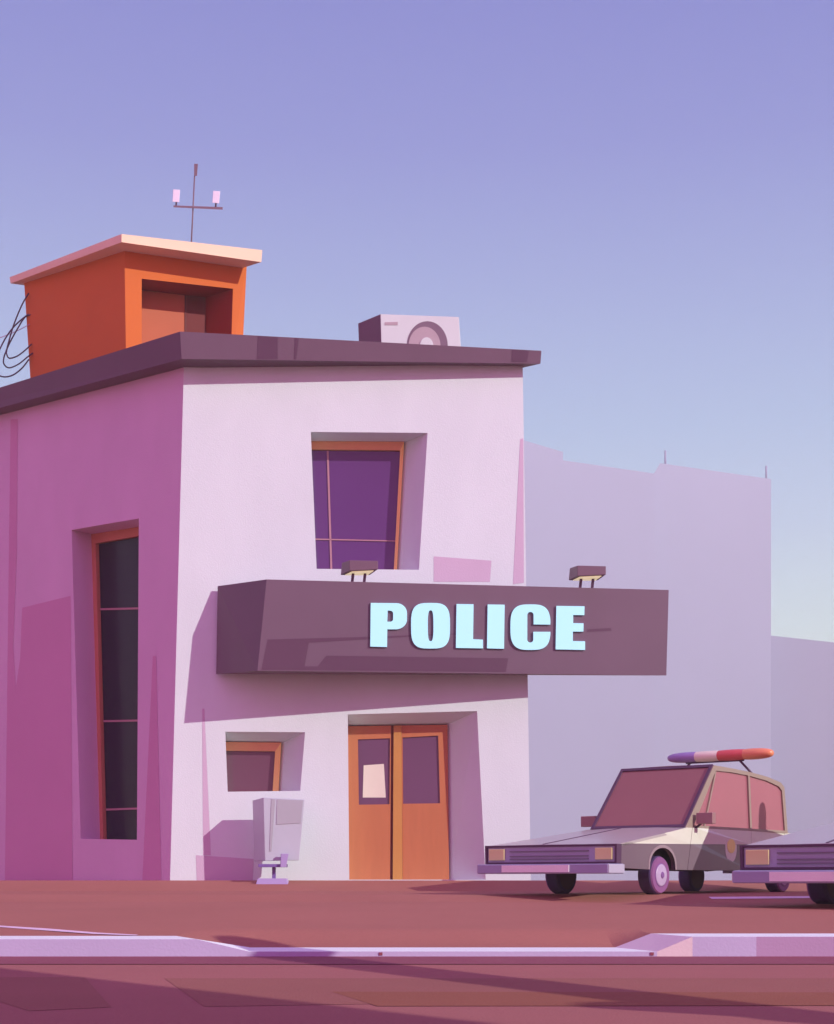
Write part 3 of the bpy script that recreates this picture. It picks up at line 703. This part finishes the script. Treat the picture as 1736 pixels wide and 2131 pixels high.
    b = MB(); b.loft([Vector((-.62, 3.55, .80)), Vector((.62, 3.55, .80)), Vector((.62, 3.46, 1.40)), Vector((-.62, 3.46, 1.40))], [Vector((-.62, 3.54, .80)), Vector((.62, 3.54, .80)), Vector((.62, 3.45, 1.40)), Vector((-.62, 3.45, 1.40))], 'side_glass'); B(b, 'rear_window')
    # inside: rear-view mirror, dashboard, seats
    b = MB(); b.box((-.13, 1.40, 1.36), (.16, 1.43, 1.47), 'car_black'); B(b, 'rear_view_mirror', None, .008)
    b = MB(); b.box((-.61, .78, .72), (.61, 1.1, .81), 'car_black'); B(b, 'dashboard')
    for x in (-.3, .3):
        b = MB(); b.box((x - .23, 1.75, .5), (x + .23, 2.25, .62), 'seat'); b.box((x - .23, 2.2, .6), (x + .23, 2.32, 1.15), 'seat'); B(b, 'seat', None, .03)
    b = MB(); b.box((-.58, 2.75, .5), (.58, 3.2, .62), 'seat'); b.box((-.58, 3.2, .6), (.58, 3.33, 1.05), 'seat'); B(b, 'seat', None, .03)
    # side mirrors
    for s in (-1, 1):
        b = MB(); x0_, x1_ = sorted((s * .70, s * .915)); b.box((x0_, .90, .835), (x1_, .99, .968), 'mirror_case')
        mi = B(b, 'side_mirror', None, .006)
        b = MB(); b.tube([Vector((s * .64, .98, .78)), Vector((s * .74, .95, .84))], .014, 'car_black', 6); B(b, 'mirror_arm', mi)
    # light bar
    yb, zb3 = 2.75, 1.80
    b = MB(); b.tube([Vector((-.42, yb, zb3 - .075)), Vector((.42, yb, zb3 - .075))], .014, 'car_black', 6)
    for s in (-1, 1): b.tube([Vector((s * .36, yb, zb3 - .075)), Vector((s * .56, yb + .02, 1.51))], .016, 'car_black', 6)
    lb = B(b, 'light_bar')
    for xc, rx, m in ((-.42, .32, 'lamp_blue'), (-.14, .36, 'lamp_cream'), (.2, .36, 'lamp_red'), (.51, .27, 'lamp_orange')):
        k_ = {'lamp_blue': .97, 'lamp_cream': 1.0, 'lamp_red': 1.02, 'lamp_orange': 1.0}[m]
        b = MB(); b.ellipsoid((xc + .05, yb, zb3), rx, .1 * k_, .074 * k_, m); B(b, 'beacon', lb)
    return car
def copy_tree(o, parent=None):
    c = o.copy(); C.objects.link(c); c.parent = parent
    for ch in list(o.children): copy_tree(ch, c)
    return c
Rz = Matrix.Rotation(math.radians(-38), 4, 'Z')
car1 = make_car('parked police car seen whole, with a rounded light bar above its roof')
wc = G(1375, 1862)
O1 = wc - Rz.to_3x3() @ Vector((.72, 0, 0)); O1.z = zg(17.9)
car1.location = O1; car1.rotation_euler = Rz.to_euler()
car2 = copy_tree(car1)
car2['label'] = 'police car cut off by the picture edge, only its bonnet, grille and bumper showing'
SC2 = 1.15; car2.scale = (SC2,) * 3
w2 = G(1716, 1881); O2 = w2 + Rz.to_3x3() @ Vector((.64 * SC2, 0, 0))
rearp = O2 + Rz.to_3x3() @ Vector((0, 3.3, 0)); zf, zr = zg(O2.y), zg(rearp.y)
O2.z = zf; tilt = math.atan((zr - zf) / 3.3)
car2.location = O2; car2.rotation_euler = (Rz @ Matrix.Rotation(tilt, 4, 'X')).to_euler()

# ================================================================== FAR BUILDINGS
def far(name, label, D0, D1, quads_top, m, depth, masts=(), cat='building'):
    """quads_top: (u, v) roofline from one end to the other; the wall runs from distance D0 to D1"""
    u0, u1 = quads_top[0][0], quads_top[-1][0]
    p0, p1 = P(u0, 1832, D0), P(u1, 1832, D1); h = (p1 - p0); n = h.cross(Vector((0, 0, 1))).normalized()
    if n.y < 0: n = -n
    S = lambda u, v, d=0: plane_hit(u, v, p0 + n * d, n)
    o = empty(name, (p0.x, p0.y, -.4), label, cat)
    fpts = [Vector((p0.x, p0.y, -1))] + [S(u, v) for u, v in quads_top] + [Vector((p1.x, p1.y, -1))]
    b = MB(); dd = ray(u0, 1832).normalized() * depth; b.loft(fpts, [p + dd for p in fpts], m, tess=True); b.build('wall', o)
    for u, v0, v1, d in masts:
        A, Bq = S(u, v0, d), S(u, v1, d); b = MB(); b.tube([A, Bq], .13, m, 6); b.build('mast', o)
    return o
far('far_building', 'hazy lilac block with a stepped roof right behind the station corner', 160, 187, [(760, 852), (1010, 893), (1172, 940.5), (1172, 958), (1362.5, 985.5)], 'far', 30)
far('far_building', 'hazy lilac block with two thin roof masts and a sloped parapet end', 189, 205, [(1340, 1020), (1374, 964), (1605, 997)], 'far', 30, [(1385, 975, 938, 1), (1595, 1000, 970, 1)])
far('far_building', 'long low hazy lilac building running out of the picture edge', 212, 226, [(1440, 1303), (1606, 1323), (1790, 1343), (2300, 1395)], 'far', 12)
hz_ = bpy.data.materials.new('warm_haze'); hz_.use_nodes = True
hn = hz_.node_tree.nodes; hn.remove(hn['Principled BSDF'])
pv = hn.new('ShaderNodeVolumePrincipled'); pv.inputs['Color'].default_value = (.92, .98, .77, 1); pv.inputs['Density'].default_value = .0021
hz_.node_tree.links.new(pv.outputs['Volume'], hn['Material Output'].inputs['Volume'])
M['haze'] = hz_
b = MB(); b.box((-330, -60, -2.0), (330, 330, 57), 'haze'); ho_ = b.build('haze'); ho_['kind'] = 'stuff'

# ================================================================== outside the picture: unseen mast and canopy added to throw the long shadows
SUN = Vector((-1.3, 1, -.72)).normalized()
def lift(p, h): return p - SUN * (h / -SUN.z) if False else p + (-SUN) * (h / (-SUN.z))
tip, kn, near = P(420, 1932, 11.8), road(672, 1998, 0), road(1530, 2100, 0)
def onroad(u, v): return road(u, v, 0)
a_n, a_f = lift(onroad(1560, 2103), 3.4), lift(onroad(560, 1987), 3.4)
dirv = (a_f - a_n); a_f = a_f + dirv * .12
ma = empty('shadow_mast', (a_n.x, a_n.y, ZR), 'unseen mast added so that its long level arm shades the road', 'mast')
b = MB(); b.tube([Vector((a_n.x + .2, a_n.y - .3, ZR)), Vector((a_n.x + .2, a_n.y - .3, a_n.z + .4))], .18, 'brown_metal', 12); b.build('post', ma)  # post of the added shadow mast
b = MB(); b.tube([a_n - dirv.normalized() * .6, a_f], .17, 'brown_metal', 12, .19); b.build('shadow_mast_arm', ma)
H = 6.0
e1, e2 = lift(onroad(-60, 2018), H), lift(onroad(890, 2131), H)
dv = (e2 - e1); e1 = e1 - dv * .9; e2 = e2 + dv * 1.6
nrm_ = Vector((-dv.y, dv.x, 0)).normalized()
if nrm_.y > 0: nrm_ = -nrm_
op = empty('shadow_canopy', ((e1.x + e2.x) / 2, (e1.y + e2.y) / 2, ZR), 'unseen flat canopy on two posts added to shade the near road', 'canopy')
b = MB(); q = [e1, e2, e2 + nrm_ * 9, e1 + nrm_ * 9]; b.loft([p - Vector((0, 0, .35)) for p in q], q, 'shadow_caster'); b.build('shadow_canopy_roof', op)
cc = sum(q, Vector()) / 4
for p in q[2:]:
    p = p + (cc - p) * .06; b = MB(); b.tube([Vector((p.x, p.y, ZR)), Vector((p.x, p.y, p.z - .36))], .16, 'brown_metal', 12); b.build('post', op)  # posts of the added shadow canopy

# ================================================================== SKY, SUN, CAMERA
sun = bpy.data.lights.new('sun', 'SUN'); sun.energy = 4.2; sun.angle = math.radians(.35); sun.color = (1.0, 1.0, .93)
so_ = bpy.data.objects.new('sun', sun); C.objects.link(so_); so_.rotation_euler = SUN.to_track_quat('-Z', 'Y').to_euler(); so_.location = (20, -15, 20)
elev = math.asin(-SUN.z); azim = math.atan2(-SUN.x, -SUN.y)
wd = bpy.data.worlds.new('World'); bpy.context.scene.world = wd; wd.use_nodes = True
nt = wd.node_tree; nd = nt.nodes; ln = nt.links
bg = nd['Background']; out = nd['World Output']
sky = nd.new('ShaderNodeTexSky'); sky.sky_type = 'NISHITA'; sky.sun_disc = False; sky.sun_elevation = elev; sky.sun_rotation = azim
ln.new(sky.outputs['Color'], bg.inputs['Color']); bg.inputs['Strength'].default_value = .05
tc = nd.new('ShaderNodeTexCoord'); sp = nd.new('ShaderNodeSeparateXYZ'); ln.new(tc.outputs['Generated'], sp.inputs[0])
def ramp(stops):
    r_ = nd.new('ShaderNodeValToRGB'); el = r_.color_ramp.elements
    while len(el) < len(stops): el.new(1.0)
    for e, (p, c) in zip(el, stops): e.position = p; e.color = tuple(lin(x) for x in c) + (1,)
    return r_
front = ramp([(0, (250, 226, 200)), (.03, (252, 232, 200)), (.07, (250, 240, 214)), (.115, (238, 248, 248)), (.16, (222, 244, 255)), (.22, (197, 216, 246)), (.28, (176, 197, 236)), (.36, (157, 171, 224)), (.43, (139, 147, 214)), (.5, (127, 133, 207)), (.7, (146, 128, 206)), (1, (150, 116, 196))])
back_ = ramp([(0, (222, 140, 180)), (.2, (214, 114, 194)), (.5, (196, 100, 196)), (1, (150, 116, 196))])  # unseen rear sky, tinted magenta and brightened to fill the shadows
ln.new(sp.outputs['Z'], front.inputs[0]); ln.new(sp.outputs['Z'], back_.inputs[0])
mr = nd.new('ShaderNodeMapRange'); mr.inputs['From Min'].default_value = .35; mr.inputs['From Max'].default_value = -.35; mr.interpolation_type = 'SMOOTHSTEP'
ln.new(sp.outputs['Y'], mr.inputs['Value'])
mx = nd.new('ShaderNodeMixRGB'); ln.new(mr.outputs[0], mx.inputs['Fac']); ln.new(front.outputs[0], mx.inputs[1]); ln.new(back_.outputs[0], mx.inputs[2])
bg2 = nd.new('ShaderNodeBackground'); ln.new(mx.outputs[0], bg2.inputs['Color'])
m3 = nd.new('ShaderNodeMapRange'); m3.inputs['To Min'].default_value = 1.18; m3.inputs['To Max'].default_value = 1.7
ln.new(mr.outputs[0], m3.inputs['Value']); ln.new(m3.outputs[0], bg2.inputs['Strength'])
ms = nd.new('ShaderNodeMixShader'); ms.inputs['Fac'].default_value = .93
ln.new(bg.outputs[0], ms.inputs[1]); ln.new(bg2.outputs[0], ms.inputs[2]); ln.new(ms.outputs[0], out.inputs['Surface'])

cam = bpy.data.cameras.new('camera'); cam.sensor_fit = 'HORIZONTAL'; cam.sensor_width = 36; cam.lens = F / W0 * 36
cam.shift_y = (CY - 1065.7) / W0; cam.clip_end = 6000; cam.clip_start = .05
co = bpy.data.objects.new('camera', cam); C.objects.link(co); co.rotation_euler = (math.pi / 2, 0, 0)
sc = bpy.context.scene; sc.camera = co
vs_ = sc.view_settings; vs_.view_transform = 'Standard'; vs_.look = 'None'; vs_.exposure = 0; vs_.gamma = 1; vs_.use_curve_mapping = False
sc.cycles.use_denoising = True; sc.cycles.max_bounces = 8
